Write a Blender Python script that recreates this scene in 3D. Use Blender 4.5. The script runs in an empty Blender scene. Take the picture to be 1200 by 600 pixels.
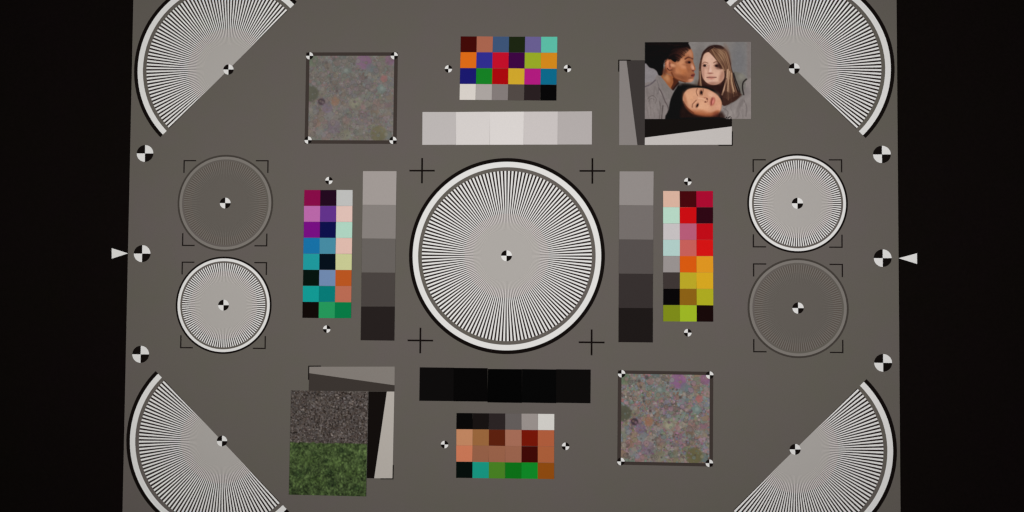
import bpy, bmesh, math, random
import numpy as np
from mathutils import Vector, Matrix

S = 0.001                  # chart coordinates are millimetres
H0 = 1.25                  # height of the chart centre above the floor
PI = math.pi
rnd = random.Random(7)
nrs = np.random.RandomState(11)
sc = bpy.context.scene
col = sc.collection

# ------------------------------------------------------------------ camera
CAM_RX, CAM_RY, CAM_RZ, CAM_X, CAM_Y, CAM_Z, FPX = 0.032378, 0.03918, 0.006755, 45.850425, -32.534329, 999.081226, 1000.075473
def rot(a, i):
    c, s = math.cos(a), math.sin(a)
    return Matrix({0: ((1, 0, 0), (0, c, -s), (0, s, c)), 1: ((c, 0, s), (0, 1, 0), (-s, 0, c)), 2: ((c, -s, 0), (s, c, 0), (0, 0, 1))}[i])
CM = rot(CAM_RZ, 2) @ rot(CAM_RY, 1) @ rot(CAM_RX, 0)
CP = Vector((CAM_X, CAM_Y, CAM_Z))
A3 = Matrix(((1, 0, 0), (0, 0, -1), (0, 1, 0)))      # chart (x right, y up, n towards the viewer) to world
def world(x, y, n=0.0):
    v = A3 @ Vector((x, y, n)) * S
    v.z += H0
    return v
cam = bpy.data.cameras.new('camera')
camo = bpy.data.objects.new('camera', cam); col.objects.link(camo)
m4 = (A3 @ CM).to_4x4(); m4.translation = world(*CP)
camo.matrix_world = m4
cam.sensor_width = 36.0
cam.lens = 36.0 * FPX / 1200.0
cam.clip_start = 0.01; cam.clip_end = 50
sc.camera = camo

# ------------------------------------------------------------------ light
w = bpy.data.worlds.new('World'); sc.world = w; w.use_nodes = True
w.node_tree.nodes['Background'].inputs[0].default_value = (1.0, 0.97, 0.94, 1)
w.node_tree.nodes['Background'].inputs[1].default_value = 0.012
def lamp(name, loc, target, energy, color, sx, sy):
    l = bpy.data.lights.new(name, 'AREA'); l.shape = 'RECTANGLE'; l.size = sx; l.size_y = sy
    l.energy = energy; l.color = color; l.spread = math.radians(42)
    o = bpy.data.objects.new(name, l); col.objects.link(o)
    o.location = loc
    o.rotation_euler = (Vector(target) - Vector(loc)).to_track_quat('-Z', 'Y').to_euler()
    return o
LG = 0.0257
lamp('copy_lamp', (-1.75, -1.75, H0 + 0.25), (-0.06, 0, H0 + 0.03), 92 * LG, (1.0, 0.992, 0.972), 0.7, 0.9)
lamp('copy_lamp', (1.80, -1.75, H0 + 0.25), (0.08, 0, H0 + 0.03), 98 * LG, (0.998, 0.98, 1.0), 0.7, 0.9)
sc.view_settings.view_transform = 'Standard'
sc.view_settings.look = 'None'
sc.view_settings.exposure = 0.0
sc.view_settings.gamma = 1.0
sc.render.engine = 'CYCLES'
sc.cycles.filter_width = 1.35
sc.cycles.max_bounces = 4
K = 0.80                   # white card of albedo 0.8 comes out at the photograph's white

# ------------------------------------------------------------------ helpers
def lin(c):
    c = c / 255.0
    return c / 12.92 if c <= 0.04045 else ((c + 0.055) / 1.055) ** 2.4
def alb(rgb):
    return tuple(min(0.92, lin(max(v, 0)) / K) for v in rgb)
_mats = {}
def mat(rgb, grain=0.03, scale=700.0, rough=0.75, spec=0.04, blot=0.0):
    key = (tuple(rgb), grain, scale, rough, spec, blot)
    if key in _mats: return _mats[key]
    m = bpy.data.materials.new('print_%d_%d_%d' % tuple(int(v) for v in rgb)); m.use_nodes = True
    nt = m.node_tree; N = nt.nodes; L = nt.links
    b = N['Principled BSDF']
    b.inputs['Roughness'].default_value = rough
    b.inputs['Specular IOR Level'].default_value = spec
    base = N.new('ShaderNodeRGB'); base.outputs[0].default_value = alb(rgb) + (1,)
    tc = N.new('ShaderNodeNewGeometry')
    nz = N.new('ShaderNodeTexNoise'); nz.inputs['Scale'].default_value = scale; nz.inputs['Detail'].default_value = 2.0
    L.new(tc.outputs['Position'], nz.inputs['Vector'])
    mr = N.new('ShaderNodeMapRange')
    mr.inputs['From Min'].default_value = 0.25; mr.inputs['From Max'].default_value = 0.75
    mr.inputs['To Min'].default_value = 1 - grain; mr.inputs['To Max'].default_value = 1 + grain
    L.new(nz.outputs['Fac'], mr.inputs['Value'])
    mul = N.new('ShaderNodeVectorMath'); mul.operation = 'SCALE'
    L.new(base.outputs[0], mul.inputs[0]); L.new(mr.outputs[0], mul.inputs['Scale'])
    last = mul.outputs[0]
    if blot:
        for sc_, amp in ((6.0, blot), (38.0, blot * 0.55)):
            n2 = N.new('ShaderNodeTexNoise'); n2.inputs['Scale'].default_value = sc_; n2.inputs['Detail'].default_value = 1.0
            L.new(tc.outputs['Position'], n2.inputs['Vector'])
            r2 = N.new('ShaderNodeMapRange'); r2.inputs['From Min'].default_value = 0.3; r2.inputs['From Max'].default_value = 0.7
            L.new(n2.outputs['Fac'], r2.inputs['Value'])
            mx = N.new('ShaderNodeMix'); mx.data_type = 'RGBA'
            mx.inputs[6].default_value = (1 + amp * 0.5, 1 - amp * 0.3, 1 + amp * 0.9, 1)
            mx.inputs[7].default_value = (1 - amp * 0.3, 1 + amp * 0.3, 1 - amp * 0.9, 1)
            L.new(r2.outputs[0], mx.inputs[0])
            mm = N.new('ShaderNodeVectorMath'); mm.operation = 'MULTIPLY'
            L.new(last, mm.inputs[0]); L.new(mx.outputs[2], mm.inputs[1]); last = mm.outputs[0]
    L.new(last, b.inputs['Base Color'])
    bp = N.new('ShaderNodeBump'); bp.inputs['Strength'].default_value = 0.05; bp.inputs['Distance'].default_value = 0.0002
    L.new(nz.outputs['Fac'], bp.inputs['Height']); L.new(bp.outputs[0], b.inputs['Normal'])
    _mats[key] = m
    return m
def vmat(name, fine=0.0):
    m = bpy.data.materials.new(name); m.use_nodes = True
    nt = m.node_tree; b = nt.nodes['Principled BSDF']
    b.inputs['Roughness'].default_value = 0.6; b.inputs['Specular IOR Level'].default_value = 0.12
    a = nt.nodes.new('ShaderNodeVertexColor'); a.layer_name = 'ink'
    nt.links.new(a.outputs[0], b.inputs['Base Color'])
    return m

def plane_pt(u, v, n=0.0):
    """point of the chart's plane seen at (u, v) of the 1200 x 600 photograph (used to survey the chart)"""
    d = CM @ Vector(((u - 600) / FPX, -(v - 300) / FPX, -1.0))
    t = (n - CP.z) / d.z
    p = CP + d * t
    return Vector((p.x, p.y))
def survey(tl, tr, bl, br):
    """best rectangle through four surveyed corners: centre, width, height, turn"""
    q = [plane_pt(*c) for c in (tl, tr, bl, br)]
    c = (q[0] + q[1] + q[2] + q[3]) / 4
    ex = (q[1] - q[0] + q[3] - q[2]) / 2; ey = (q[0] - q[2] + q[1] - q[3]) / 2
    a = (math.atan2(ex.y, ex.x) + math.atan2(-ey.x, ey.y)) / 2
    return c, ex.length, ey.length, a

def slab(polys, n0, n1):
    """closed thin slabs, one per outline, all in one mesh; local x right, y up, z towards the viewer; mm"""
    vs, fs = [], []
    for P in polys:
        area = sum(P[i][0] * P[(i + 1) % len(P)][1] - P[(i + 1) % len(P)][0] * P[i][1] for i in range(len(P)))
        if area < 0: P = P[::-1]
        k = len(P); o = len(vs)
        vs += [(p[0] * S, p[1] * S, n1 * S) for p in P] + [(p[0] * S, p[1] * S, n0 * S) for p in P]
        fs.append(tuple(range(o, o + k))); fs.append(tuple(range(o + 2 * k - 1, o + k - 1, -1)))
        for i in range(k):
            j = (i + 1) % k
            fs.append((o + i, o + k + i, o + k + j, o + j))
    return vs, fs
def mesh(name, vf, m):
    me = bpy.data.meshes.new(name); me.from_pydata(vf[0], [], vf[1]); me.update()
    me.materials.append(m)
    return me
def part(name, vf, m, parent, label=None, kind=None):
    me = vf if isinstance(vf, bpy.types.Mesh) else mesh(name, vf, m)
    o = bpy.data.objects.new(name, me); col.objects.link(o)
    if parent: o.parent = parent
    if label: o['label'] = label
    if kind: o['kind'] = kind
    return o
def thing(name, label, cat, x, y, n=0.0, turn=0.0, group=None):
    o = bpy.data.objects.new(name, None); o.empty_display_size = 0.01; col.objects.link(o)
    o.location = world(x, y, n); o.rotation_euler = (PI / 2, -turn, 0)
    o['label'] = label; o['category'] = cat
    if group: o['group'] = group
    return o
def rect(x0, y0, x1, y1): return [(x0, y0), (x1, y0), (x1, y1), (x0, y1)]
def sector(r0, r1, a0, a1, k):
    out = [(r1 * math.cos(a0 + (a1 - a0) * i / k), r1 * math.sin(a0 + (a1 - a0) * i / k)) for i in range(k + 1)]
    if r0 <= 0: return out + [(0, 0)]
    return out + [(r0 * math.cos(a1 - (a1 - a0) * i / k), r0 * math.sin(a1 - (a1 - a0) * i / k)) for i in range(k + 1)]
def annulus(r0, r1, a0, a1, k, n0, n1):
    return slab([sector(r0, r1, a0 + (a1 - a0) * i / k, a0 + (a1 - a0) * (i + 1) / k, 1) for i in range(k)], n0, n1)
def ring(r0, r1, n0, n1, a0=0.0, a1=2 * PI, k=180):
    """one continuous ring or arc of rectangular section"""
    full = abs(a1 - a0 - 2 * PI) < 1e-6
    m_ = k if full else k + 1
    vs, fs = [], []
    for i in range(m_):
        a = a0 + (a1 - a0) * i / k; c, s = math.cos(a) * S, math.sin(a) * S
        vs += [(r0 * c, r0 * s, n0 * S), (r1 * c, r1 * s, n0 * S), (r1 * c, r1 * s, n1 * S), (r0 * c, r0 * s, n1 * S)]
    for i in range(k):
        p, q = 4 * i, 4 * ((i + 1) % m_)
        for e in range(4):
            f = (e + 1) % 4
            fs.append((p + e, p + f, q + f, q + e)[::-1])
    if not full:
        fs.append((3, 2, 1, 0)[::-1]); e = 4 * k; fs.append((e + 3, e + 2, e + 1, e)) 
    return vs, fs

# ------------------------------------------------------------------ setting: black surround and grey board
GREY = (98, 93, 87)
M_grey = mat(GREY, 0.05, 900.0, 0.85, 0.05, blot=0.038)
M_black = mat((13, 9, 8), 0.15, 500.0, 0.9, 0.02, blot=0.1)
INK = mat((17, 12, 10), 0.06, 800.0, 0.8, 0.03)
WHITE = mat((228, 222, 219), 0.02, 800.0)
def board(name, pts, n0, n1, m):
    o = part(name, slab([pts], n0, n1), m, None)
    o.location = world(0, 0, 0); o.rotation_euler = (PI / 2, 0, 0); o['kind'] = 'structure'
    return o
board('black_surround', rect(-5000, -1240, 5000, 2500), -5.0, -1.0, M_black)
BL = [plane_pt(*p) for p in ((156.6, 15), (152.2, 180), (149.4, 297), (147.4, 415), (144.3, 580))]
BR = [plane_pt(*p) for p in ((1050.3, 15), (1052.1, 180), (1053.3, 302), (1053.9, 425), (1055.2, 580))]
XL = sum(p.x for p in BL) / 5; XR = sum(p.x for p in BR) / 5
print('board edges', [round(p.x, 1) for p in BL], [round(p.x, 1) for p in BR])
board('grey_board', rect(XL, -345, XR, 345), -1.0, 0.0, M_grey)

# ------------------------------------------------------------------ quartered targets
_quad = {}
def quarters(r, parent, n0, n1, black_first=True, inkm=None):
    """black and white quarters; black_first puts black top left and bottom right"""
    for q in range(4):
        blk = (q in (1, 3)) if black_first else (q in (0, 2))
        key = (round(r, 2), q, blk, n0, n1)
        if key not in _quad:
            _quad[key] = mesh('quarter', slab([sector(0, r, q * PI / 2, (q + 1) * PI / 2, 10)], n0, n1), INK if blk else WHITE)
        part('black_quarter' if blk else 'white_quarter', _quad[key], None, parent)
E_R = 10.1
for (u, v), lab in (((170, 179.8), 'large quartered black and white disc near left edge, below the upper fan'),
                    ((166.6, 297.2), 'large quartered black and white disc at the tip of the left white pointer'),
                    ((164.9, 415.2), 'large quartered black and white disc near left edge, above the lower fan'),
                    ((1033.5, 181), 'large quartered black and white disc near right edge, below the upper fan'),
                    ((1034.4, 302.5), 'large quartered black and white disc at the tip of the right white pointer'),
                    ((1034.9, 425.2), 'large quartered black and white disc near right edge, above the lower fan')):
    p = plane_pt(u, v)
    quarters(E_R, thing('registration_target', lab, 'target disc', p.x, p.y, group='large target discs along the board edges'), 0.0, 0.15)
for (u, v), lab in (((525.5, 80.7), 'tiny quartered disc left of the upper colour chart'),
                    ((665.0, 80.3), 'tiny quartered disc right of the upper colour chart'),
                    ((521.0, 520.9), 'tiny quartered disc left of the skin tone colour chart'),
                    ((662.8, 523.0), 'tiny quartered disc right of the skin tone colour chart'),
                    ((385.5, 211.6), 'tiny quartered disc above the purple and teal colour chart'),
                    ((382.9, 385.6), 'tiny quartered disc below the purple and teal colour chart'),
                    ((806.0, 212.8), 'tiny quartered disc above the red and yellow colour chart'),
                    ((806.0, 389.9), 'tiny quartered disc below the red and yellow colour chart')):
    p = plane_pt(u, v)
    quarters(4.35, thing('registration_target', lab, 'target disc', p.x, p.y, group='tiny target discs beside the colour charts'), 0.0, 0.12, False)

# white pointers on the black surround
for pts, lab in ((((131, 290.8), (131, 303.2), (149.6, 296.9)), 'white triangle pointing right on the black surround at left'),
                 (((1074.6, 296.8), (1074.6, 309.3), (1053.6, 302.6)), 'white triangle pointing left on the black surround at right')):
    q = [plane_pt(u, v, -1.0) for u, v in pts]
    if abs(q[2].x) > 0: q[2].x = (XL - 0.3) if q[2].x < 0 else (XR + 0.3)
    c = (q[0] + q[1] + q[2]) / 3
    me = mesh('pointer_triangle', slab([[tuple(p - c) for p in q]], 0, 0.15), WHITE)
    o = bpy.data.objects.new('pointer_triangle', me); col.objects.link(o)
    o.location = world(c.x, c.y, -1.0); o.rotation_euler = (PI / 2, 0, 0)
    o['label'] = lab; o['category'] = 'pointer'; o['group'] = 'white pointers on the black surround'

# black plus signs
cm = mesh('plus_sign', slab([[(-15, -1.0), (-1.0, -1.0), (-1.0, -15), (1.0, -15), (1.0, -1.0), (15, -1.0), (15, 1.0), (1.0, 1.0), (1.0, 15), (-1.0, 15), (-1.0, 1.0), (-15, 1.0)]], 0, 0.12), INK)
for (u, v), lab in (((494.6, 200), 'thin black plus sign at upper left of the big round star'), ((694.2, 200.3), 'thin black plus sign at upper right of the big round star'),
                    ((492.6, 399), 'thin black plus sign at lower left of the big round star'), ((693.3, 401.2), 'thin black plus sign at lower right of the big round star')):
    p = plane_pt(u, v)
    o = bpy.data.objects.new('plus_sign', cm); col.objects.link(o)
    o.location = world(p.x, p.y); o.rotation_euler = (PI / 2, 0, 0)
    o['label'] = lab; o['category'] = 'plus sign'; o['group'] = 'black plus signs around the big star'

# ------------------------------------------------------------------ stars
SPK = mat((222, 213, 207), 0.02, 800.0)
SPK_D = mat((38, 28, 26), 0.05, 800.0)
LOW_B = mat((66, 61, 56), 0.04, 800.0); LOW_W = mat((123, 118, 112), 0.03, 800.0)
CORE_C = (171, 167, 162); CORE_L = GREY
CORE = mat(CORE_C, .02, 800.0); CORE_LOW = mat(CORE_L, .02, 800.0)
def blend(a, b, f):
    # print tone between two inks, mixed as light
    inv = lambda v: 255 * (12.92 * v if v <= .0031308 else 1.055 * v ** (1 / 2.4) - .055)
    return tuple(int(round(inv(lin(p) * (1 - f) + lin(q) * f))) for p, q in zip(a, b))
def zones(cs, cd, cc, mk): return [(mk(blend(cs, cc, f)), mk(blend(cd, cc, f))) for f in (.72, .38, 0)]
_mk = lambda c: mat(c, .02, 800.0)
ZONES = zones((229, 222, 219), (34, 27, 25), CORE_C, _mk)
LOW_ZONES = zones((112, 107, 101), (84, 79, 73), CORE_L, _mk)
LOW_S = mat((109, 101, 95), 0.02, 800.0); LOW_D = mat((88, 80, 73), 0.02, 800.0)
def star(lab, cat, x, y, R, group, a0=0.0, half=False, low=False, marker=6.3, brackets=None, ph=0.0):
    t = thing('star_chart', lab, cat, x, y, group=group)
    a1 = a0 + (PI if half else 2 * PI)
    kseg = 90 if half else 180
    B, Wm, Sm, Dm = (LOW_B, LOW_W, LOW_S, LOW_D) if low else (INK, WHITE, SPK, SPK_D)
    part('black_ring', ring(.962 * R, R, 0, .12, a0, a1, kseg), B, t)
    part('white_ring', ring(.906 * R, .962 * R, 0, .16, a0, a1, kseg), Wm, t)
    part('grey_ring', ring(.868 * R, .906 * R, 0, .10, a0, a1, kseg), M_grey, t)
    rs = .868 * R
    nall = 112 if R < 80 else 144
    nc = nall // 2 if half else nall
    if half:
        pl = [sector(0, rs, a0 + PI * i / 30, a0 + PI * (i + 1) / 30, 3) for i in range(30)]
        d = [sector(0, rs, a0, a1, 90)]
    else:
        d = [[(rs * math.cos(2 * PI * i / 180), rs * math.sin(2 * PI * i / 180)) for i in range(180)]]
    part('dark_disc', slab(d, 0, .08), Dm, t)
    st = 2 * PI / nall
    # inwards the print's spokes run together in three steps, ending in an even grey
    cuts = [c * R for c in ((.48, .60, .70, .868) if R < 80 else (.26, .34, .43, .868))]
    core = cuts[0]
    d = [sector(0, core, a0, a1, 60)] if half else [[(core * math.cos(2 * PI * i / 90), core * math.sin(2 * PI * i / 90)) for i in range(90)]]
    part('grey_core', slab(d, .07, .13), CORE_LOW if low else CORE, t)
    for z, (sm, dm) in enumerate(LOW_ZONES if low else ZONES):
        r0, r1 = cuts[z], cuts[z + 1]
        if z < 2: part('grey_ring', ring(r0, r1, .06, .10, a0, a1, kseg), dm, t)
        polys = []
        for k in range(nc):
            c = a0 + (k + .5) * st + ph
            hw = st * 0.265
            polys.append(sector(r0, r1, c - hw, c + hw, 1))
        part('spokes', slab(polys, .07, .12), sm, t, kind='stuff')
    cm_ = bpy.data.objects.new('centre_target', mesh('centre_target', slab([[(marker * .35 * math.cos(i * PI / 8), marker * .35 * math.sin(i * PI / 8)) for i in range(16)]], .1, .17), WHITE))
    col.objects.link(cm_); cm_.parent = t
    quarters(marker, cm_, .12, .22)
    if brackets:
        bx, by, L, wd = brackets
        for sx in (-1, 1):
            for sy in (-1, 1):
                P = [(sx * bx, sy * by), (sx * (bx - L), sy * by), (sx * (bx - L), sy * (by - wd)), (sx * (bx - wd), sy * (by - wd)), (sx * (bx - wd), sy * (by - L)), (sx * bx, sy * (by - L))]
                part('corner_bracket', slab([P], 0, .1), mat((26, 21, 19), 0.05), t)
    return t
p = plane_pt(593.6, 299.7)
star('big round star of fine black and white spokes in the middle of the chart', 'star chart', p.x, p.y, 115.0, 'round star charts', marker=6.4)
for (u, v), lab, low in (((264, 238), 'faint grey low contrast star in brackets, upper one at left', True),
                         ((262, 357.6), 'small white spoked star in brackets, lower one at left', False),
                         ((934.5, 238.3), 'small white spoked star in brackets, upper one at right', False),
                         ((935.2, 361.0), 'faint grey low contrast star in brackets, lower one at right', True)):
    p = plane_pt(u, v)
    star(lab, 'star chart', p.x, p.y, 57.6, 'round star charts', low=low, marker=6.45, brackets=(51.4, 51.4, 15.3, 1.45))
for (u, v), lab, a0 in (((267.8, 81.5), 'half disc fan of black and white spokes cut by top left corner', PI / 4),
                        ((930.8, 80.3), 'half disc fan of black and white spokes cut by top right corner', -PI / 4),
                        ((260.2, 516.8), 'half disc fan of black and white spokes cut by bottom left corner', 3 * PI / 4),
                        ((931.8, 526.6), 'half disc fan of black and white spokes cut by bottom right corner', -3 * PI / 4)):
    p = plane_pt(u, v)
    star(lab, 'fan chart', p.x, p.y, 115.0, 'half star fans in the chart corners', a0=a0, half=True, marker=6.2)

# ------------------------------------------------------------------ colour charts and grey scales
def chart(name, label, cat, corners, cols, rows, cells, group, depth=0.3, turn_each=0.0, drop=None):
    c, W, Hh, a = survey(*corners)
    t = thing(name, label, cat, c.x, c.y, 0, a, group)
    cw, ch = W / cols, Hh / rows
    for r in range(rows):
        for q in range(cols):
            rgb, plab = cells[r][q]
            x0 = -W / 2 + q * cw; y1 = Hh / 2 - r * ch
            j = lambda: rnd.uniform(-.12, .12)
            dy = drop[q] if drop else 0
            P = [(x0 + j() + .06, y1 - ch + j() + .06 + dy), (x0 + cw + j() - .06, y1 - ch + j() + .06 + dy), (x0 + cw + j() - .06, y1 + j() - .06 + dy), (x0 + j() + .06, y1 + j() - .06 + dy)]
            part('colour_patch' if name == 'colour_chart' else 'grey_patch', slab([P], 0.02, depth + rnd.uniform(-.06, .06)), mat(rgb, 0.02, 600.0, 0.7, 0.03), t, plab)
    part('backing_card', slab([rect(-W / 2 + .4, -Hh / 2 + .4 + (min(drop) if drop else 0), W / 2 - .4, Hh / 2 - .4 + (max(drop) if drop else 0) * 0)], 0.0, 0.12), M_grey, t)
    return t
G = 'colour charts of small square patches'
chart('colour_chart', 'four row rainbow colour chart above the light grey strip', 'colour chart',
      ((540, 42.6), (653.4, 43.2), (538.6, 117.3), (651.8, 117.8)), 6, 4, [
      [((68, 8, 5), 'dark maroon patch'), ((172, 103, 80), 'light brown patch'), ((62, 86, 122), 'steel blue patch'), ((28, 38, 17), 'dark green patch'), ((106, 96, 148), 'lavender patch'), ((92, 192, 168), 'aqua patch')],
      [((224, 108, 22), 'orange patch'), ((48, 46, 146), 'royal blue patch'), ((196, 14, 42), 'crimson patch'), ((62, 4, 68), 'dark purple patch'), ((152, 172, 38), 'lime green patch'), ((212, 138, 28), 'amber patch')],
      [((26, 24, 112), 'navy blue patch'), ((20, 130, 36), 'green patch'), ((172, 6, 12), 'red patch'), ((208, 168, 44), 'yellow patch'), ((178, 26, 128), 'magenta patch'), ((10, 106, 140), 'teal blue patch')],
      [((216, 210, 203), 'white patch'), ((172, 166, 162), 'light grey patch'), ((132, 124, 122), 'mid grey patch'), ((82, 74, 70), 'dark grey patch'), ((40, 30, 32), 'charcoal patch'), ((4, 3, 4), 'black patch')]], G)
chart('colour_chart', 'skin tone and green colour chart below the black strip', 'colour chart',
      ((535, 484), (649.7, 484.9), (534.4, 560.2), (649.3, 561.2)), 6, 4, [
      [((6, 5, 5), 'black patch'), ((23, 18, 17), 'near black patch'), ((44, 37, 37), 'charcoal patch'), ((102, 96, 94), 'mid grey patch'), ((156, 148, 144), 'light grey patch'), ((212, 210, 204), 'white patch')],
      [((198, 138, 100), 'peach patch'), ((158, 106, 62), 'tan patch'), ((96, 34, 14), 'dark brown patch'), ((170, 112, 90), 'dusty rose brown patch'), ((122, 22, 6), 'dark red patch'), ((180, 96, 62), 'terracotta patch')],
      [((208, 124, 90), 'salmon patch'), ((154, 100, 74), 'brown patch'), ((158, 102, 76), 'brown patch'), ((160, 104, 80), 'brown patch'), ((66, 8, 4), 'dark maroon patch'), ((176, 98, 60), 'rust patch')],
      [((4, 14, 10), 'green black patch'), ((24, 156, 134), 'turquoise patch'), ((74, 134, 36), 'olive green patch'), ((12, 118, 24), 'green patch'), ((14, 142, 40), 'bright green patch'), ((148, 78, 16), 'ochre patch')]], G)
chart('colour_chart', 'purple and teal colour chart left of the left grey scale', 'colour chart',
      ((356.5, 222.4), (413.2, 222.8), (354.6, 372.5), (411.6, 373.0)), 3, 8, [
      [((136, 8, 72), 'raspberry patch'), ((34, 6, 30), 'dark aubergine patch'), ((190, 191, 189), 'pale grey patch')],
      [((186, 104, 170), 'orchid pink patch'), ((98, 50, 140), 'violet patch'), ((224, 192, 182), 'pale pink patch')],
      [((120, 12, 132), 'purple patch'), ((10, 14, 76), 'dark navy patch'), ((174, 213, 194), 'mint patch')],
      [((22, 114, 168), 'blue patch'), ((70, 140, 164), 'sky blue patch'), ((223, 187, 174), 'pale salmon patch')],
      [((30, 154, 158), 'teal patch'), ((2, 14, 26), 'blue black patch'), ((200, 203, 148), 'pale olive patch')],
      [((2, 18, 12), 'green black patch'), ((112, 138, 176), 'grey blue patch'), ((186, 86, 32), 'burnt orange patch')],
      [((16, 156, 150), 'turquoise patch'), ((4, 124, 120), 'dark teal patch'), ((186, 108, 84), 'clay patch')],
      [((14, 6, 4), 'black patch'), ((36, 154, 92), 'green patch'), ((4, 124, 70), 'emerald patch')]], G)
chart('colour_chart', 'red and yellow colour chart right of the right grey scale', 'colour chart',
      ((777.2, 223.8), (835.8, 223.8), (777.0, 376.8), (835.6, 376.8)), 3, 8, [
      [((216, 178, 158), 'pale peach patch'), ((70, 4, 10), 'dark maroon patch'), ((170, 8, 48), 'crimson patch')],
      [((181, 215, 196), 'mint patch'), ((202, 10, 16), 'red patch'), ((46, 4, 18), 'dark aubergine patch')],
      [((197, 192, 193), 'pale grey patch'), ((182, 92, 120), 'dusty pink patch'), ((192, 8, 22), 'red patch')],
      [((175, 205, 199), 'pale teal patch'), ((198, 96, 90), 'coral patch'), ((212, 18, 18), 'bright red patch')],
      [((152, 146, 144), 'mid grey patch'), ((216, 90, 14), 'orange patch'), ((222, 150, 32), 'amber patch')],
      [((62, 54, 52), 'charcoal patch'), ((186, 168, 38), 'mustard patch'), ((214, 168, 32), 'yellow patch')],
      [((5, 3, 4), 'black patch'), ((140, 98, 20), 'bronze patch'), ((174, 172, 32), 'yellow green patch')],
      [((126, 140, 24), 'olive patch'), ((158, 184, 36), 'lime patch'), ((22, 6, 6), 'dark brown black patch')]], G)
G = 'grey scale strips of five patches'
chart('grey_scale', 'light grey horizontal strip above the big star', 'grey scale',
      ((495, 130.9), (693.6, 130.9), (494.8, 169.6), (693.7, 169.6)), 5, 1, [[((188, 183, 181), None), ((212, 207, 204), None), ((217, 212, 209), None), ((200, 194, 192), None), ((178, 172, 170), None)]], G)
chart('grey_scale', 'black horizontal strip below the big star', 'grey scale',
      ((491.8, 430.8), (692.2, 433.0), (491.4, 470.2), (692.0, 472.5)), 5, 1, [[((11, 9, 9), None), ((4, 3, 3), None), ((1, 1, 1), None), ((3, 3, 3), None), ((11, 9, 8), None)]], G, drop=[0.5, 0.3, -0.5, -.3, 0.0])
chart('grey_scale', 'tall grey strip left of the big star, pale at the top', 'grey scale',
      ((425.4, 200.6), (465.0, 200.7), (422.7, 398.7), (461.9, 399.1)), 1, 5, [[((161, 154, 150), None)], [((134, 128, 124), None)], [((103, 98, 94), None)], [((73, 67, 64), None)], [((37, 31, 30), None)]], G)
chart('grey_scale', 'tall grey strip right of the big star, pale at the top', 'grey scale',
      ((726.0, 200.7), (766.0, 201.0), (724.6, 401.0), (764.9, 401.3)), 1, 5, [[((145, 139, 136), None)], [((116, 110, 107), None)], [((85, 79, 77), None)], [((54, 48, 47), None)], [((29, 24, 23), None)]], G)

# ------------------------------------------------------------------ printed pictures (ink laid on a fine grid of the sheet)
def sst(x): x = np.clip(x, 0, 1); return x * x * (3 - 2 * x)
class Sheet:
    def __init__(s, x0, y0, x1, y1, step):
        s.x0, s.y0, s.x1, s.y1 = x0, y0, x1, y1
        s.nx = int(round((x1 - x0) / step)) + 1; s.ny = int(round((y1 - y0) / step)) + 1
        s.X, s.Y = np.meshgrid(np.linspace(x0, x1, s.nx), np.linspace(y0, y1, s.ny))
        s.C = np.zeros((s.ny, s.nx, 3))
    def blend(s, m, c):
        c = np.asarray(c, float)
        if c.ndim == 1: c = c[None, None, :]
        s.C = s.C * (1 - m[..., None]) + c * m[..., None]
    def sd(s, P, closed=True):
        P = np.asarray(P, float); n = len(P)
        d = np.full(s.X.shape, 1e9); ins = np.zeros(s.X.shape, bool)
        for i in range(n if closed else n - 1):
            a, b = P[i], P[(i + 1) % n]; e = b - a; L = max(1e-9, e @ e)
            t = np.clip(((s.X - a[0]) * e[0] + (s.Y - a[1]) * e[1]) / L, 0, 1)
            d = np.minimum(d, np.hypot(s.X - a[0] - t * e[0], s.Y - a[1] - t * e[1]))
            if closed and a[1] != b[1]:
                k = (a[1] > s.Y) != (b[1] > s.Y)
                ins ^= k & (s.X < (b[0] - a[0]) * (s.Y - a[1]) / (b[1] - a[1]) + a[0])
        return np.where(ins, -d, d) if closed else d
    def curve(s, P, closed):
        P = [np.asarray(p, float) for p in P]; n = len(P); out = []
        for i in range(n if closed else n - 1):
            p0, p1, p2, p3 = (P[(i + k) % n] if closed else P[min(max(i + k, 0), n - 1)] for k in (-1, 0, 1, 2))
            for t in (0, .25, .5, .75):
                out.append(.5 * (2 * p1 + (p2 - p0) * t + (2 * p0 - 5 * p1 + 4 * p2 - p3) * t * t + (3 * p1 - p0 - 3 * p2 + p3) * t ** 3))
        if not closed: out.append(P[-1])
        return out
    def poly(s, P, c, soft=1.0, a=1.0, smooth=True):
        m = sst(.5 - s.sd(s.curve(P, True) if smooth else P) / (2 * soft)); s.blend(m * a, c); return m
    def line(s, P, c, wd=1.0, soft=.7, a=1.0):
        s.blend(sst(.5 - (s.sd(s.curve(P, False), False) - wd / 2) / (2 * soft)) * a, c)
    def ell(s, cx, cy, rx, ry, rt, c, soft=.3, a=1.0):
        k, q = math.cos(rt), math.sin(rt)
        u = ((s.X - cx) * k + (s.Y - cy) * q) / rx; v = (-(s.X - cx) * q + (s.Y - cy) * k) / ry
        s.blend(sst((1 + soft - np.hypot(u, v)) / (2 * soft)) * a, c)
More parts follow.
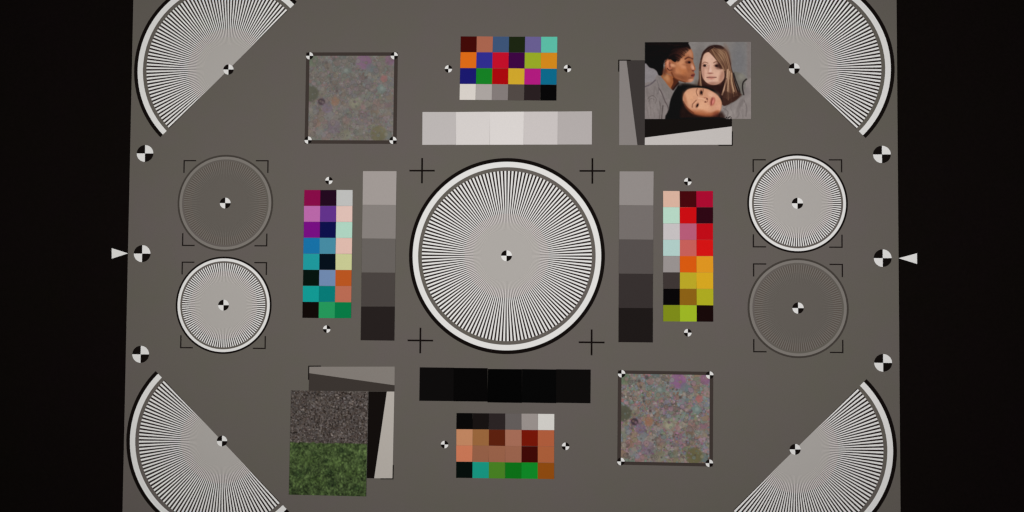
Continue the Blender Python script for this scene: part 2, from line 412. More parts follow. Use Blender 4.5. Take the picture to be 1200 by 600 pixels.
def stamp(s, x, y, r, c, a=1.0, rim=0.0, soft=.35):
    st = (s.x1 - s.x0) / (s.nx - 1)
    j0, j1 = max(0, int((x - r - 1 - s.x0) / st)), min(s.nx, int((x + r + 1 - s.x0) / st) + 2)
    i0, i1 = max(0, int((y - r - 1 - s.y0) / st)), min(s.ny, int((y + r + 1 - s.y0) / st) + 2)
    if i1 <= i0 or j1 <= j0: return
    d = np.hypot(s.X[i0:i1, j0:j1] - x, s.Y[i0:i1, j0:j1] - y)
    k = (sst((r + soft - d) / (2 * soft)) * a)[..., None]
    cc = np.asarray(c, float) * (1 - rim * sst(1 - np.abs(d - r + soft) / .7))[..., None]
    s.C[i0:i1, j0:j1] = s.C[i0:i1, j0:j1] * (1 - k) + cc * k
def blur(a, k):
    for _ in range(2):
        for ax in (0, 1):
            a = sum(np.roll(a, i, ax) for i in range(-k, k + 1)) / (2 * k + 1)
    return a
def field(sh, k):
    f = blur(nrs.randn(*sh), k); return f / f.std()
def print_mesh(name, C, W, Hh, n0, n1, m):
    """a sheet W x Hh mm whose front carries the ink C (rows from the top, sRGB 0-255)"""
    ny, nx = C.shape[:2]
    x = np.linspace(-W / 2, W / 2, nx) * S; y = np.linspace(Hh / 2, -Hh / 2, ny) * S
    X, Y = np.meshgrid(x, y); V = np.stack([X, Y, np.full_like(X, n1 * S)], -1).reshape(-1, 3)
    i = np.arange((ny - 1) * (nx - 1)); r, q = i // (nx - 1), i % (nx - 1); a = r * nx + q
    F = np.stack([a, a + nx, a + nx + 1, a + 1], -1)
    o = len(V); e = [(-W / 2, Hh / 2), (-W / 2, -Hh / 2), (W / 2, -Hh / 2), (W / 2, Hh / 2)]
    V = np.vstack([V] + [[[px * S, py * S, n1 * S], [px * S, py * S, n0 * S]] for px, py in e])
    F = F.tolist() + [[o + 2 * k, o + 2 * k + 1, o + (2 * k + 3) % 8, o + (2 * k + 2) % 8] for k in range(4)] + [[o + 7, o + 5, o + 3, o + 1]]
    me = bpy.data.meshes.new(name); me.from_pydata(V.tolist(), [], F); me.update()
    c = np.clip(C, 0, 255) / 255.0
    c = np.where(c <= .04045, c / 12.92, ((c + .055) / 1.055) ** 2.4) / K
    col4 = np.full((len(V), 4), 1.0); col4[:o, :3] = np.clip(c, 0, .92).reshape(-1, 3); col4[o:, :3] = .3
    at = me.color_attributes.new('ink', 'FLOAT_COLOR', 'POINT'); at.data.foreach_set('color', col4.astype(np.float32).ravel())
    me.materials.append(m)
    return me

# --- portrait of three women
s = Sheet(755.7, 49.4, 880.0, 139.4, 0.45)
s.C[:] = (126, 122, 119)
s.ell(866, 74, 9, 26, 0, (112, 112, 114), .8, .8)
s.ell(828, 52, 22, 8, 0, (134, 129, 126), .7, .6)
s.ell(820, 72, 6, 18, 0, (112, 107, 104), .8, .6)
s.line([(877.5, 49), (877.5, 96)], (122, 113, 110), 4, 2, .8)
s.poly([(755, 74), (763, 80), (770, 84), (772, 92), (764, 99), (755, 104)], (132, 127, 129), 1.2)
# jacket of the woman at left
jk = [(754, 101), (765, 95.5), (770, 88), (776, 90), (782, 98), (787, 104), (788.6, 110), (785.5, 117), (784, 126), (784, 141), (754, 141)]
s.poly(jk, (127, 119, 117), .8)
s.poly([(771, 90), (777, 92), (784, 101), (788, 109), (784, 117), (778, 108), (774, 98)], (122, 115, 112), 1.2)
s.line([(756, 101.5), (762, 99), (768, 94)], (88, 80, 86), 1.2, .9)
s.line([(759, 116), (762, 113), (766, 112.5), (769, 116), (768, 121)], (92, 84, 82), .8, .7, .9)
s.line([(760, 119), (763, 115.5), (767, 117)], (96, 88, 86), .6, .6, .8)
s.line([(772, 103), (776, 110), (779, 118), (783, 126), (784, 136)], (88, 78, 78), 1.1, .8)
s.line([(773, 119), (774, 127), (773, 139)], (92, 83, 80), .8, .8, .9)
s.line([(777, 124), (776, 132), (775.5, 140)], (70, 62, 60), 1.1, .8, .9)
s.line([(770, 94), (772, 102), (771, 110)], (104, 98, 98), .8, .9, .8)
s.ell(763, 128, 4, 9, .2, (140, 131, 128), .9, .6); s.ell(770, 126, 2, 8, .1, (140, 131, 128), .9, .5)
s.ell(780, 132, 2, 8, -.1, (133, 125, 122), .8, .6)
s.line([(773, 107), (775, 112)], (160, 150, 146), .8, .6, .6)
for k in range(34):
    x0 = nrs.uniform(757, 784); y0 = nrs.uniform(96, 130); q = [(104, 97, 95), (142, 134, 131), (112, 105, 103)][nrs.randint(3)]
    if x0 > 770 + (y0 - 88) * .9: continue
    s.line([(x0, y0), (x0 + nrs.uniform(-1, 2), y0 + 5), (x0 + nrs.uniform(-1, 3), y0 + 10)], q, nrs.uniform(.5, 1.6), 1.1, .35)
# neck and dark hollow
s.poly([(775, 85), (790, 90), (795, 95), (793, 98), (790.5, 103), (787.6, 105), (783.5, 101), (779, 95), (775, 90)], (152, 92, 56), .9)
s.poly([(789, 91), (795, 94), (794, 99), (789, 105), (786.5, 103), (789, 97)], (72, 34, 20), .9, .9)
s.ell(781.5, 91, 2.6, 5, -.5, (186, 132, 92), .8, .8)
s.ell(778, 89, 1.6, 3, -.3, (166, 134, 96), .8, .7)
# profile face
s.ell(817, 98, 3, 4, 0, (96, 82, 70), .9, .6)
s.poly([(790, 57), (801, 54.5), (807.5, 55.3), (810.4, 58.5), (812.2, 63), (812.7, 68), (812.4, 71.5), (813.4, 75), (814.9, 79.5), (815, 81.8), (813.2, 83.6), (813.9, 85.6), (814.5, 87.6), (813.4, 89.2), (813.2, 91), (812.2, 94), (809.5, 96.2), (804, 96.6), (797, 95), (791, 92), (786, 88), (780, 84), (780, 68)], (156, 97, 66), .7)
s.ell(798, 73, 6, 6, 0, (206, 146, 108), .9, .75)
s.ell(805.5, 61, 4.5, 4, .4, (184, 126, 94), .9, .8)
s.ell(800, 84, 7, 6, .2, (184, 116, 74), .9, .8); s.ell(806, 90, 5, 4, 0, (150, 92, 62), .9, .6)
s.ell(794, 84, 3, 8, -.4, (190, 128, 90), .9, .6)
s.line([(787, 85), (790, 91), (796, 94.2), (803, 96.4)], (92, 46, 26), 1.2, 1.0, .8)
s.ell(809.5, 94.2, 3.2, 2.0, -.3, (206, 148, 120), .7, .8)
s.line([(803, 69.2), (807, 67.2), (811.6, 69)], (84, 44, 34), 1.6, .8, .9)
s.ell(806.5, 73, 3.4, 1.9, 0, (104, 58, 44), .6, .85)
s.ell(807.8, 73.2, 1.5, 1.3, 0, (34, 14, 16), .5)
s.ell(803, 76.5, 3.2, 1.2, .2, (150, 94, 66), .9, .6)
s.ell(811.3, 78.5, 1.6, 3.6, -.2, (206, 150, 124), .7, .8)
s.ell(812.2, 82.9, 1.5, 1.0, 0, (110, 52, 42), .6, .85)
s.ell(808.5, 82, 2, 1.4, 0, (156, 96, 66), .8, .7)
s.ell(812.2, 87.2, 2.0, .8, -.15, (128, 62, 56), .6, .85)
s.ell(812, 89.3, 2.0, 1.0, -.1, (122, 52, 48), .6, .85)
s.line([(810, 88.4), (814, 88)], (46, 16, 18), .7, .4, .9)
s.ell(809, 91.6, 2.4, .8, 0, (130, 76, 52), .7, .7)
# hair
s.poly([(753, 46), (803.5, 46), (806.6, 51), (809.3, 57), (804, 56), (799, 57.5), (796, 62), (795, 67), (792, 72.6), (789, 72), (785.5, 69.6), (780, 70), (777.6, 75), (777.4, 82), (776, 88), (772, 88.2), (769.6, 83.5), (766, 80.6), (761, 79), (757, 74.5), (753, 72)], (11, 7, 8), .8)
s.ell(796, 63, 4, 5, .6, (84, 44, 34), .9, .7); s.ell(793, 61, 4, 4, 0, (40, 18, 18), .9, .8)
s.ell(801, 57.5, 4, 1.6, .1, (60, 30, 26), .9, .7)
s.line([(760, 52), (775, 51.5), (795, 53)], (40, 20, 18), 2, 1.5, .35)
s.ell(779, 84, 2.6, 5, .2, (104, 52, 32), .8, .8)
# hair swept back from the forehead, single strands and the soft hairline
s.poly([(797, 57), (808, 55), (806, 58.5), (801, 60.5), (798.5, 65), (796.5, 71), (793, 72), (792.5, 62)], (70, 36, 27), 1.7, .75)
for k in range(60):
    u = k / 59; x0, y0 = 792 + 15 * u + nrs.uniform(-1, 1), 71 - 15 * u + nrs.uniform(-1.2, 1.2)
    s.line([(x0 + 2.2, y0 + 1.2), (x0 - 5, y0 - 5 + 3 * (1 - u)), (x0 - 14, y0 - 5 + 8 * (1 - u))], [(20, 10, 10), (52, 28, 23), (12, 7, 8), (36, 20, 18)][nrs.randint(4)], .3, .45, .6)
for k in range(30):
    x0, y0 = nrs.uniform(757, 785), nrs.uniform(50, 76)
    s.line([(x0, y0), (x0 + 4, y0 + nrs.uniform(-3, 0)), (x0 + 9, y0 + nrs.uniform(-2, 3))], (34, 22, 22), .4, .6, .45)
# soft modelling of the profile
s.ell(798, 90.5, 7, 2.6, .32, (112, 62, 40), .9, .6); s.ell(789, 80, 2.4, 6, .1, (128, 74, 50), .9, .5)
s.ell(801, 78.6, 3.4, 2.2, .2, (204, 142, 106), .9, .6); s.ell(809.5, 64, 2.0, 3.6, -.25, (196, 140, 108), .9, .55)
s.ell(806, 81, 1.3, 4.4, -.35, (136, 82, 56), .9, .5); s.ell(812.6, 79.6, .9, 2.2, -.3, (222, 168, 140), .7, .6)
# ear
s.ell(783.6, 76.4, 3.5, 5.8, -.15, (178, 112, 84), .4)
s.ell(782.6, 73.5, 1.3, 3.6, 0, (208, 142, 112), .8, .8)
s.ell(785, 76, 1.2, 3.2, -.1, (112, 58, 42), .7, .85)
s.ell(788.4, 76.8, 3, 1.8, .3, (214, 158, 122), .8, .8)
s.line([(782, 80), (784, 82.2), (787.4, 82)], (64, 30, 22), 1.0, .6, .85)
# hair falling behind the woman at right
s.poly([(818.6, 104), (819, 92), (820, 80), (821.4, 69), (823.4, 61.5), (829, 56), (836, 53.4), (844, 53.6), (850, 57.4), (854, 64), (856, 72), (857, 79), (859, 86), (861.5, 96), (865, 104), (868.5, 110), (863, 117), (856, 121), (848, 124), (836, 112)], (60, 34, 27), .8)
s.poly([(824, 62), (829, 56), (837, 53.2), (845, 54), (848, 58), (842, 60), (838, 64), (832, 61), (827, 62)], (48, 27, 24), .9)
s.ell(846, 66, 5.4, 8.5, -.3, (150, 118, 90), .8, .85)
s.ell(852.5, 66, 3, 11, -.2, (112, 82, 66), .8, .8)
s.ell(853.5, 78, 2.6, 8, -.1, (66, 38, 34), .8, .85)
s.poly([(826, 98), (848, 96), (850, 112), (846, 116), (836, 108), (826, 103)], (44, 20, 17), 1.2)
# single strands of her hair
for k in range(150):
    u = k / 149; sx = nrs.uniform(0, 1)
    if u < .30:                                                  # left side, drawn down past the cheek
        P = [(834 - 5 * sx, 55 + 4 * sx), (824.4 - 2 * sx, 65 + sx * 3), (821 - 1.6 * sx + nrs.uniform(-.6, .8), 80), (819.6 + nrs.uniform(-1, 2.6), 103)]
    else:
        P = [(835 + 4 * sx, 54.4 + 3 * sx), (846 + 5 * sx, 60 + 6 * (1 - sx)), (851 + 5 * sx, 78), (849 + 12 * sx + nrs.uniform(-1, 1), 100), (847 + 18 * sx + nrs.uniform(-1, 1), 116 - 6 * abs(sx - .3))]
    c = [(150, 114, 84), (60, 34, 27), (176, 140, 110), (84, 54, 42), (46, 24, 20)][nrs.randint(5)]
    if u >= .30 and nrs.rand() < .5: P = P[1:]
    s.line(P, c, .35, .5, .42)
s.poly([(830, 54.6), (837, 52.8), (845, 54), (848, 57), (841, 58), (835, 59), (828, 60)], (44, 25, 22), 1.6, .55)
# face of the woman at right
s.poly([(823.4, 68), (825.5, 63), (829, 61), (832.5, 62.5), (836.5, 67), (841, 72), (846.5, 79), (849.6, 84), (849.2, 90), (846.5, 95), (842, 98.6), (836.5, 99.6), (831, 98.6), (826, 95), (823, 89), (821.8, 81), (822.3, 74)], (200, 160, 138), .8)
s.ell(832, 70, 5, 6, 0, (212, 174, 154), .9, .7)
s.ell(839, 88, 6, 6, .2, (210, 168, 146), .9, .7)
s.ell(826, 86, 2.4, 5, 0, (206, 160, 140), .9, .7)
s.ell(845.5, 91, 2.2, 6, .4, (166, 118, 100), .9, .6)
s.line([(823.5, 74.5), (826, 73), (829.6, 74.2)], (128, 84, 68), .9, .7, .85)
s.ell(826, 77, 2.9, 1.6, 0, (120, 78, 66), .6, .8)
s.ell(825.7, 77.1, 1.6, 1.5, 0, (24, 10, 10), .4); s.ell(828.3, 77.2, .7, .7, 0, (214, 190, 182), .6, .7)
s.line([(836.5, 73.8), (840, 72.4), (844, 75)], (116, 74, 60), 1.2, .8, .85)
s.ell(840, 77.3, 3.2, 1.6, .1, (112, 70, 58), .6, .85)
s.ell(839.8, 77.3, 1.7, 1.4, 0, (24, 10, 10), .4)
s.line([(831, 77), (830.4, 82), (829.8, 84.5)], (168, 118, 102), .9, .9, .7)
s.ell(832.4, 83.4, 1.5, 2.2, 0, (216, 174, 158), .8, .8)
s.ell(832.3, 86, 3, .9, 0, (146, 90, 78), .7, .85)
s.line([(828.4, 91), (831, 90.8), (834, 91.1), (839.4, 90.7)], (96, 46, 40), .8, .5)
s.ell(833.4, 92.2, 3.6, .9, 0, (184, 116, 104), .7, .7)
s.ell(833.6, 89.7, 4, .7, 0, (172, 112, 100), .6, .6)
s.ell(834, 95.8, 4, 1.6, 0, (206, 164, 150), .8, .6)
# soft modelling of her face
s.ell(824, 84, 1.6, 9, 0, (150, 104, 88), .9, .45); s.ell(846.5, 88, 2.6, 8, .25, (158, 112, 92), .9, .55)
s.ell(835, 98, 7, 1.8, -.05, (140, 92, 76), .9, .55); s.ell(832.6, 80, 1.1, 4, 0, (214, 176, 162), .9, .6)
s.ell(826, 79.6, 3, 1.2, 0, (172, 124, 108), .9, .5); s.ell(840, 80, 3.2, 1.3, .1, (166, 118, 102), .9, .5)
# fringe and long streaks
s.poly([(831, 60), (838, 57), (845, 63), (850, 72), (853, 82), (852, 86), (848, 81.5), (843.5, 80.5), (841.5, 74), (837, 67.5)], (98, 66, 50), .9)
s.line([(821.6, 70), (824.6, 63), (830, 60)], (56, 30, 25), 1.5, .9, .9)
s.line([(820.6, 80), (821.4, 72)], (70, 42, 34), 1.4, .9, .9)
s.ell(843, 77, 3.6, 3.6, .6, (62, 34, 28), .8, .85)
s.ell(845, 66, 3.2, 7, -.5, (156, 124, 96), .8, .85)
for k in range(26):
    o = nrs.uniform(-3.4, 3.2); s.line([(835 + o * .3, 57.5 - o * .2), (842 + o, 66 - o * .6), (848 + o * .8, 76 - o * .3), (851 + o * .5, 86)], [(140, 106, 80), (66, 38, 30), (164, 130, 100), (90, 60, 46)][nrs.randint(4)], .35, .5, .45)
s.line([(849.5, 84), (849.5, 92), (846, 99)], (50, 26, 22), 1.4, .8, .85)
s.line([(853, 82), (852, 92), (849.5, 101), (846.5, 111)], (188, 152, 124), 1.8, .8, .95)
s.line([(855, 84), (853.5, 95), (853, 106), (853.5, 117)], (176, 140, 112), 1.5, .8, .95)
s.line([(857.2, 86), (857.5, 96), (860, 107)], (176, 142, 112), 1.6, .8, .95)
s.line([(851.2, 92), (850, 104), (848, 114)], (70, 38, 30), .9, .7, .8)
s.line([(855.2, 94), (855.8, 106), (857, 118)], (92, 56, 42), 1.1, .7, .85)
s.line([(859.5, 88), (861.5, 98), (865, 107)], (36, 20, 18), 1.6, .8, .85)
s.line([(820.5, 84), (821, 94), (822, 103)], (168, 132, 104), 1.2, .8, .85)
s.line([(823.2, 94), (825, 99), (826.5, 104)], (52, 28, 22), 1.2, .8, .8)
s.poly([(846, 112), (850, 107), (860, 110), (868, 106), (871, 110), (862, 118), (848, 124)], (64, 40, 32), 1.3, .65)
# jacket of the woman at right
s.poly([(859, 85), (865, 85), (871, 88), (875, 92), (882, 95), (882, 112), (872, 112), (866, 107), (862, 97)], (112, 109, 102), 1.0)
s.ell(869, 90, 3.6, 4, .4, (138, 136, 126), .9, .7)
s.line([(859.6, 86), (862, 94), (865.5, 103), (867, 108)], (38, 28, 26), 1.5, .8)
s.poly([(872, 98), (882, 94), (882, 141), (842, 141), (844, 131), (845.6, 126.6), (849, 124.6), (856, 122.6), (862, 119.6), (867, 115), (872, 111.4)], (136, 128, 125), .9)
s.line([(874.5, 93), (870.8, 97), (870.2, 104), (871.6, 111)], (34, 28, 28), 1.5, .7)
s.line([(873, 98), (872.6, 104)], (96, 100, 92), 1, .7, .8)
s.ell(859.5, 130, 3, 8, .7, (150, 142, 138), .9, .6); s.ell(868, 122, 2.2, 8, .5, (114, 106, 104), .9, .7)
s.line([(872, 118), (875, 126), (874, 136)], (104, 96, 95), 1.0, .9, .8)
s.line([(848, 127), (853, 131), (852, 138)], (108, 100, 98), 1.0, .9, .8)
s.ell(875, 107, 3, 5, 0, (122, 115, 114), .8, .7)
for k in range(30):
    x0, y0 = nrs.uniform(849, 878), nrs.uniform(112, 134)
    if y0 < 124 - (x0 - 848) * .5: continue
    s.line([(x0, y0), (x0 + nrs.uniform(-3, 1), y0 + 4), (x0 + nrs.uniform(-5, 1), y0 + 8)], [(112, 105, 103), (152, 145, 141), (120, 113, 111)][nrs.randint(3)], nrs.uniform(.5, 1.5), 1.1, .35)
# black hair and face of the woman lying across the bottom
s.poly([(783.6, 142), (784, 128), (785.8, 117.5), (789, 109.5), (792.5, 103.5), (796, 99), (803, 98), (815, 100), (829, 102.4), (840, 107.6), (845.6, 115), (846, 121.5), (845, 126), (844, 131), (843.5, 138), (843, 142)], (9, 8, 9), .9)
s.line([(795, 99), (804, 98.6), (816, 100)], (64, 54, 48), 2.4, 1.4, .75)
s.ell(797, 98.5, 2, 2.4, 0, (84, 78, 76), .9, .6)
s.line([(789, 105), (792, 101), (795, 97.5)], (36, 16, 14), 2, 1, .9)
s.poly([(800.4, 114), (802, 109), (806, 105), (812, 103.2), (820, 103), (828.5, 104.2), (835.5, 107.6), (841, 112), (844.9, 117), (846, 122), (844.8, 128.6), (842.4, 134), (838, 136), (831, 137.6), (822, 135.8), (813, 133.4), (807.6, 128.8), (802.6, 123), (800.6, 118.5)], (196, 144, 114), 1.0)
s.ell(808, 114, 6, 8, .2, (212, 158, 122), .9, .75)
s.ell(824, 125, 8, 6, .3, (218, 166, 132), .9, .75)
s.ell(838, 113.5, 5, 4.4, .6, (210, 158, 132), .9, .7)
s.ell(841, 126, 3.6, 5, .2, (208, 152, 126), .9, .7)
s.poly([(803, 123), (810, 129), (820, 132), (832, 132.5), (840, 129.5), (843, 131), (839, 138.5), (828, 139), (813, 135), (804, 127)], (148, 82, 50), 2.0, .85)
s.ell(839.6, 135, 4, 3, 0, (116, 56, 42), .8, .75)
s.poly([(800, 122), (806, 130), (814, 134), (826, 136.2), (838, 135.4), (846, 131), (846, 142), (800, 142)], (40, 18, 13), 2.6, .82)
s.ell(822, 131.5, 10, 2.6, .12, (168, 98, 62), .9, .6); s.ell(803, 117, 1.8, 8, -.25, (150, 92, 64), .9, .5)
s.ell(816, 109.5, 4, 3, -.2, (216, 164, 130), .9, .5); s.ell(833, 111, 4, 2.4, .5, (222, 176, 150), .9, .5)
s.line([(801, 119), (805, 126), (813, 132.6)], (84, 42, 28), 1.0, 1.0, .8)
s.line([(817.2, 104), (816, 108), (817.6, 112)], (110, 66, 48), .8, .7, .8)
s.ell(821.4, 108.3, 1.7, 3.2, .15, (112, 68, 52), .6, .85); s.ell(821.9, 108.6, 1.1, 1.9, .1, (24, 12, 12), .45)
s.line([(824, 104.4), (824, 107), (822.8, 111.6)], (60, 30, 24), .7, .5, .8)
s.line([(811.3, 125.6), (811.9, 122), (816, 117.6)], (124, 78, 58), 1.1, .7, .8)
s.ell(817.2, 123.6, 1.6, 2.9, .45, (104, 60, 46), .6, .85); s.ell(817.4, 123.6, .9, 2.0, .45, (24, 11, 11), .45)
s.line([(818.4, 115), (822.5, 115.6), (826, 116.6)], (222, 176, 146), 1.6, 1.0, .6)
s.line([(825.4, 114.6), (828.6, 115), (829.4, 117.4), (828.2, 119.6), (825.8, 120)], (152, 92, 74), .9, .6, .8)
s.ell(828.6, 116, .8, .9, 0, (84, 36, 30), .5); s.ell(826.6, 119.4, .8, .8, 0, (96, 44, 36), .5)
s.ell(835, 119, 2.8, 5.0, .3, (164, 86, 74), .45, .92)
s.ell(835.8, 119, 1.2, 3.0, .3, (206, 128, 116), .5, .85)
s.line([(834.5, 114.6), (834.2, 119), (833.2, 123.4)], (106, 40, 40), .7, .5, .85)
s.ell(831, 119, 1.0, 3.2, .3, (206, 148, 122), .7, .6)
s.line([(850, 141), (851.5, 137.4)], (20, 16, 16), 1.0, .5); s.line([(852.6, 141), (853.4, 138), (855.6, 136.8)], (24, 18, 18), .9, .5); s.line([(855.6, 141), (857, 138)], (40, 32, 30), .8, .5)
s.poly([(783, 138), (843, 137.2), (850, 138.4), (850, 142), (783, 142)], (12, 10, 9), .8, .9, False)
s.C = (s.C - 100) * 1.14 + 99
g_ = s.C.mean(-1, keepdims=True); s.C = g_ + (s.C - g_) * .94
s.C *= (1 + .010 * field(s.C.shape[:2], 1))[..., None]
s.C += 1.2 * field(s.C.shape[:2], 3)[..., None]
c, W, Hh, a = survey((755.7, 49.4), (880.0, 49.4), (755.7, 139.5), (880.0, 139.5))
t = thing('photo_print', 'glossy portrait print of three young women in grey jackets, at upper right', 'photo print', c.x, c.y, 0, a, 'picture prints on the chart')
part('picture_sheet', print_mesh('picture_sheet', s.C, W, Hh, 0.0, .45, vmat('portrait_ink')), None, t)

# --- gravel and lawn print
s = Sheet(0, 0, 91, 122, 0.5)
sh = s.C.shape[:2]
f1, f2, f3 = field(sh, 1), nrs.randn(*sh), field(sh, 8)
base = 69 + 11 * f1 + 13 * f2 + 5 * f3 + 5 * field(sh, 3)
sparkle = np.clip(field(sh, 1) - 2.1, 0, 2) * 62
tint = field(sh, 4)
gravel = np.stack([base + 4 + 1.2 * tint, base - 4 - .8 * tint, base - 8 + .6 * tint], -1) + sparkle[..., None]
s.C = gravel.copy()
for _ in range(5200):                                            # the gravel's single stones
    v = float(np.clip(nrs.normal(77, 24), 26, 150)); q = nrs.uniform(-3, 4)
    if nrs.rand() < .035: v += 45
    stamp(s, nrs.uniform(0, 91), nrs.uniform(-1, 64), nrs.uniform(.5, 1.25), (v + 5 + q, v - 3, v - 7 - q), .85, .12, .3)
gravel = s.C.copy()
g1 = 0.55 * field(sh, 2) + .25 * field(sh, 5) + .25 * field(sh, 9) + .6 * field(sh, 1)
depth_y = (s.Y - 60) / 60
gr = np.stack([66 + 13 * g1 - 10 * depth_y, 84 + 15 * g1 - 12 * depth_y, 45 + 10 * g1 - 7 * depth_y], -1)
for x, y, r in ((22, 92, 6), (10, 98, 7), (48, 95, 5), (44, 82, 4), (62, 69, 5), (70, 72, 4), (50, 107, 6), (84, 76, 4), (30, 73, 5), (80, 112, 6), (64, 76, 3), (6, 68, 4)):
    d = np.hypot((s.X - x), (s.Y - y) * 1.5) / r + .35 * f3 * .5
    k = sst(1.3 - d)[..., None] * .48; gr = gr * (1 - k) + np.array([24, 40, 18.]) * k
for x, y, r in ((20, 82, 12), (54, 84, 10), (74, 96, 12), (34, 105, 10), (12, 108, 8)):
    d = np.hypot((s.X - x), (s.Y - y) * 1.4) / r
    k = sst(1.2 - d)[..., None] * .30; gr = gr * (1 - k) + np.array([80, 104, 50.]) * k
edge = 60.8 + .35 * field(sh, 2)
streak = blur(nrs.randn(*sh), 1)
streak = sum(np.roll(streak, i, 0) for i in (-2, -1, 0, 1, 2)); streak /= streak.std()
gr = gr * (1 + .12 * streak * (.7 + .3 * (s.Y > 85)))[..., None]
for _ in range(420):                                             # pale blade tips
    s.C = gr; v = nrs.uniform(.8, 1.25); stamp(s, nrs.uniform(0, 91), nrs.uniform(64, 122), nrs.uniform(.3, .6), (86 * v, 108 * v, 58 * v), .6)
m = sst(.5 + (s.Y - edge) / 1.6)[..., None]
s.C = gravel * (1 - m) + gr * m
c, W, Hh, a = survey((341.3, 457.9), (432.0, 458.6), (338.7, 579.4), (428.6, 581.8))
t = thing('photo_print', 'print of brown gravel above green lawn, at lower left', 'photo print', c.x, c.y, 0, a, 'picture prints on the chart')
part('picture_sheet', print_mesh('picture_sheet', s.C, W, Hh, 0.0, .45, vmat('lawn_ink')), None, t)

# --- speckled texture tiles
def speckle(sat, con, base):
    s = Sheet(0, 0, 100, 100, .5); rs_ = np.random.RandomState(5)
    s.C[:] = base
    hues = np.array([(126, 98, 112), (98, 112, 98), (104, 108, 118), (120, 100, 84), (112, 110, 88), (98, 114, 112), (128, 100, 100), (106, 98, 92), (118, 112, 104), (84, 78, 74), (132, 122, 116)], float)
    hues = base + (hues - (108, 104, 99)) * sat * 1.15
    for i in range(3600):
        r = min(6.0, .8 / (rs_.uniform(.03, 1) ** .6)); x, y = rs_.uniform(0, 100, 2)
        h = hues[rs_.randint(len(hues))] + rs_.normal(0, 8) * con + rs_.normal(0, 3, 3) * con
        stamp(s, x, y, r, h, .92 if r < 2.2 else .7, .14 * con, .22)
    def B(x, y, r, c, a): s.ell(x, y, r, r, 0, base + (np.array(c, float) - base) * (con if sum(c) > 230 else con ** .6), .9 / max(r, 1) + .12, a * .95)
    B(4, 6, 6.5, (88, 112, 82), .8); B(64, 7, 9, (136, 88, 134), .85); B(95, 5, 6, (130, 84, 124), .8); B(72, 14, 5, (104, 112, 124), .7); B(77, 18, 5, (96, 112, 118), .7)
    B(44, 20, 6, (100, 120, 116), .6); B(43.5, 17.5, 2.2, (134, 150, 140), .8); B(88.5, 27, 4.2, (160, 92, 92), .85); B(86, 39, 5.5, (108, 134, 130), .75); B(86, 39, 2.2, (140, 158, 150), .7)
    B(2, 45, 9.5, (76, 78, 62), .95); B(15, 54.5, 4.2, (56, 40, 50), .95); B(15, 54.5, 1.6, (76, 62, 66), .9); B(31, 54, 5.2, (152, 108, 78), .8); B(30, 54, 2.5, (146, 100, 76), .7)
    B(22, 62, 6, (116, 94, 126), .65); B(55, 56, 7.5, (140, 140, 110), .55); B(54, 58, 4, (152, 152, 124), .7); B(54, 54.5, 1.4, (60, 54, 50), .8); B(64, 61, 3, (150, 112, 112), .7)
    B(78, 67, 5, (110, 92, 70), .7); B(82, 58, 7, (134, 106, 96), .55); B(93, 66, 5, (130, 120, 112), .6); B(83, 92, 9.5, (98, 94, 58), .95); B(13, 91, 4, (128, 132, 126), .7)
    B(44, 94, 6.5, (124, 128, 102), .7); B(10, 80, 5, (140, 104, 84), .6); B(30, 84, 8, (110, 94, 122), .5); B(45, 76, 5, (142, 100, 98), .5); B(6, 68, 5, (134, 122, 110), .5)
    for x, y, r in ((28.5, 3.5, 2.4), (25.5, 27, 1.7), (25.5, 31, 1.5), (53, 26, 1.8), (67, 26, 1.6), (58, 33, 2), (56, 37, 1.6), (33, 42, 1.6), (10.5, 25.5, 1.3), (79, 41, 1.5), (36, 75, 1.2), (60, 71, 1.2), (55, 91, 1.6), (57, 94, 1.3), (80, 79, 1.2), (6, 67, 1), (46, 94.5, 1), (20, 8, 1.6), (22, 15, 1.5), (74, 76, 1), (97, 90, 1.2)):
        B(x, y, r, (66, 56, 54), .8 * con)
    for i in range(110):                                         # printed discs with a rim, some with a dot in the middle
        r = rs_.uniform(1.3, 3.6); x, y = rs_.uniform(2, 98, 2); h = hues[rs_.randint(len(hues))] + rs_.normal(4, 8) * con
        stamp(s, x, y, r, h, .55, .30 * con, .25)
        if rs_.rand() < .35: stamp(s, x, y, .55, base * .62, .7 * con, 0, .3)
    for i in range(380):
        r = rs_.uniform(.4, 1.5); x, y = rs_.uniform(0, 100, 2); stamp(s, x, y, r, hues[rs_.randint(len(hues))] + rs_.normal(0, 10) * con, .5, .1 * con, .3)
    s.C += (1.5 * nrs.randn(*s.C.shape[:2]))[..., None]
    s.C *= (1 + .02 * field(s.C.shape[:2], 6))[..., None]
    return s.C
DARK_EDGE = mat((62, 54, 50), .04, 700.0)
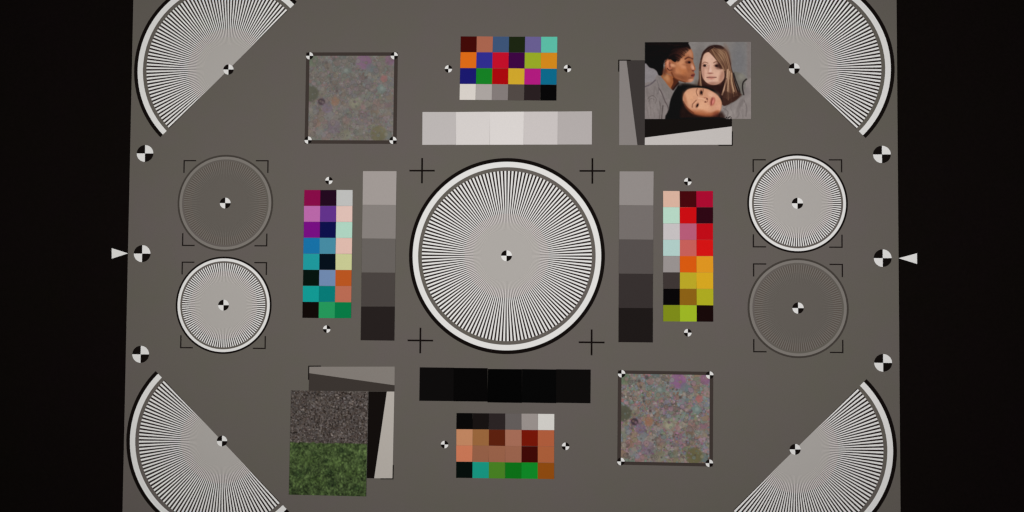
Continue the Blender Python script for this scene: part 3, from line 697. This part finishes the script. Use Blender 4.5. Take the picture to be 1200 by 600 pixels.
for lab, outer, marks, sat, con, base in (
        ('square tile of faint grey brown speckle in a dark frame, at upper left', ((358.6, 61.2), (466.2, 61.6), (357.4, 168.2), (464.6, 168.8)), ((362.5, 65.5), (461.6, 65.6), (361.3, 164.3), (460.8, 164.6)), .36, .62, np.array((116, 111, 106.))),
        ('square tile of colourful pink green speckle in a dark frame, at lower right', ((724.2, 433.9), (835.9, 435.9), (723.6, 544.6), (835.2, 546.6)), ((728.3, 437.9), (831.8, 440), (728, 541), (831.4, 542.9)), 1.0, .92, np.array((126, 119, 114.)))):
    c, W, Hh, a = survey(*outer)
    t = thing('texture_tile', lab, 'texture tile', c.x, c.y, 0, a, 'square speckled texture tiles')
    q = [plane_pt(*p) for p in marks]
    iw = ((q[1] - q[0]).length + (q[3] - q[2]).length) / 2; ih = ((q[0] - q[2]).length + (q[1] - q[3]).length) / 2
    f = [rect(-W / 2, -Hh / 2, -iw / 2, Hh / 2), rect(iw / 2, -Hh / 2, W / 2, Hh / 2), rect(-iw / 2, ih / 2, iw / 2, Hh / 2), rect(-iw / 2, -Hh / 2, iw / 2, -ih / 2)]
    part('dark_frame', slab(f, 0, .2), DARK_EDGE, t)
    part('speckled_sheet', print_mesh('speckled_sheet', speckle(sat, con, base), iw, ih, 0, .3, vmat('speckle_ink')), None, t)
    for sx in (-1, 1):
        for sy in (-1, 1):
            k = part('corner_target', slab([[(1.4 * math.cos(i * PI / 6), 1.4 * math.sin(i * PI / 6)) for i in range(12)]], .2, .36), WHITE, t)
            k.location = (sx * iw / 2 * S, sy * ih / 2 * S, 0); k.rotation_euler = (0, 0, -a)
            quarters(4.3, k, .3, .45)

# ------------------------------------------------------------------ slanted edge cards
def wedge_card(label, o, light, dark, lrgb, drgb, bracket):
    c = plane_pt(*o)
    t = thing('slanted_edge_card', label, 'wedge card', c.x, c.y, 0, 0, 'two tone slanted edge cards')
    L = lambda pts: [tuple(plane_pt(u, v) - c) for u, v in pts]
    part('dark_wedge', slab([L(dark)], 0, .15), mat(drgb, .03), t)
    part('light_wedge', slab([L(light)], 0, .2), mat(lrgb, .03), t)
    if bracket: part('corner_bracket', slab([L(bracket)], 0, .25), INK, t)
wedge_card('upright card with tapering light grey and charcoal wedges, left of the portrait', (740, 120),
           [(725.9, 71.2), (734.2, 71.2), (746.9, 170), (725.5, 170)], [(734.3, 70.6), (755.6, 70.6), (755.6, 170), (747.0, 170)], (135, 129, 126), (60, 55, 53),
           [(724.6, 70.0), (739, 70.0), (739, 71.2), (725.9, 71.2), (725.8, 84), (724.5, 84)])
wedge_card('flat lying black and white wedge card under the portrait', (806, 155),
           [(755.7, 161.3), (857.6, 148.2), (857.4, 169.6), (755.6, 169.9)], [(755.7, 139.5), (857.8, 139.5), (857.7, 148.1), (755.7, 161.2)], (194, 189, 185), (18, 14, 12),
           [(842, 169.6), (857.4, 169.6), (857.6, 154), (858.8, 154), (858.6, 170.8), (842, 170.8)])
wedge_card('flat lying light grey and charcoal wedge card above the gravel', (412, 444),
           [(362.6, 429.8), (462.6, 429.6), (462.4, 451.4), (362.4, 437.2)], [(362.3, 437.3), (462.4, 451.5), (462.2, 458.8), (361.8, 458.0)], (132, 126, 120), (60, 54, 50),
           [(361.3, 428.5), (376, 428.4), (376, 429.6), (362.5, 429.7), (362.3, 445), (361.1, 445)])
wedge_card('upright black and white wedge card right of the gravel and lawn print', (447, 510),
           [(453.4, 458.9), (462.1, 458.9), (460.0, 560.4), (438.6, 560.4)], [(432.0, 458.8), (453.3, 458.9), (438.5, 560.5), (429.9, 560.3)], (182, 176, 168), (17, 12, 10),
           [(446, 560.5), (459.9, 560.5), (460.2, 545), (461.4, 545), (461.0, 561.7), (446, 561.6)])
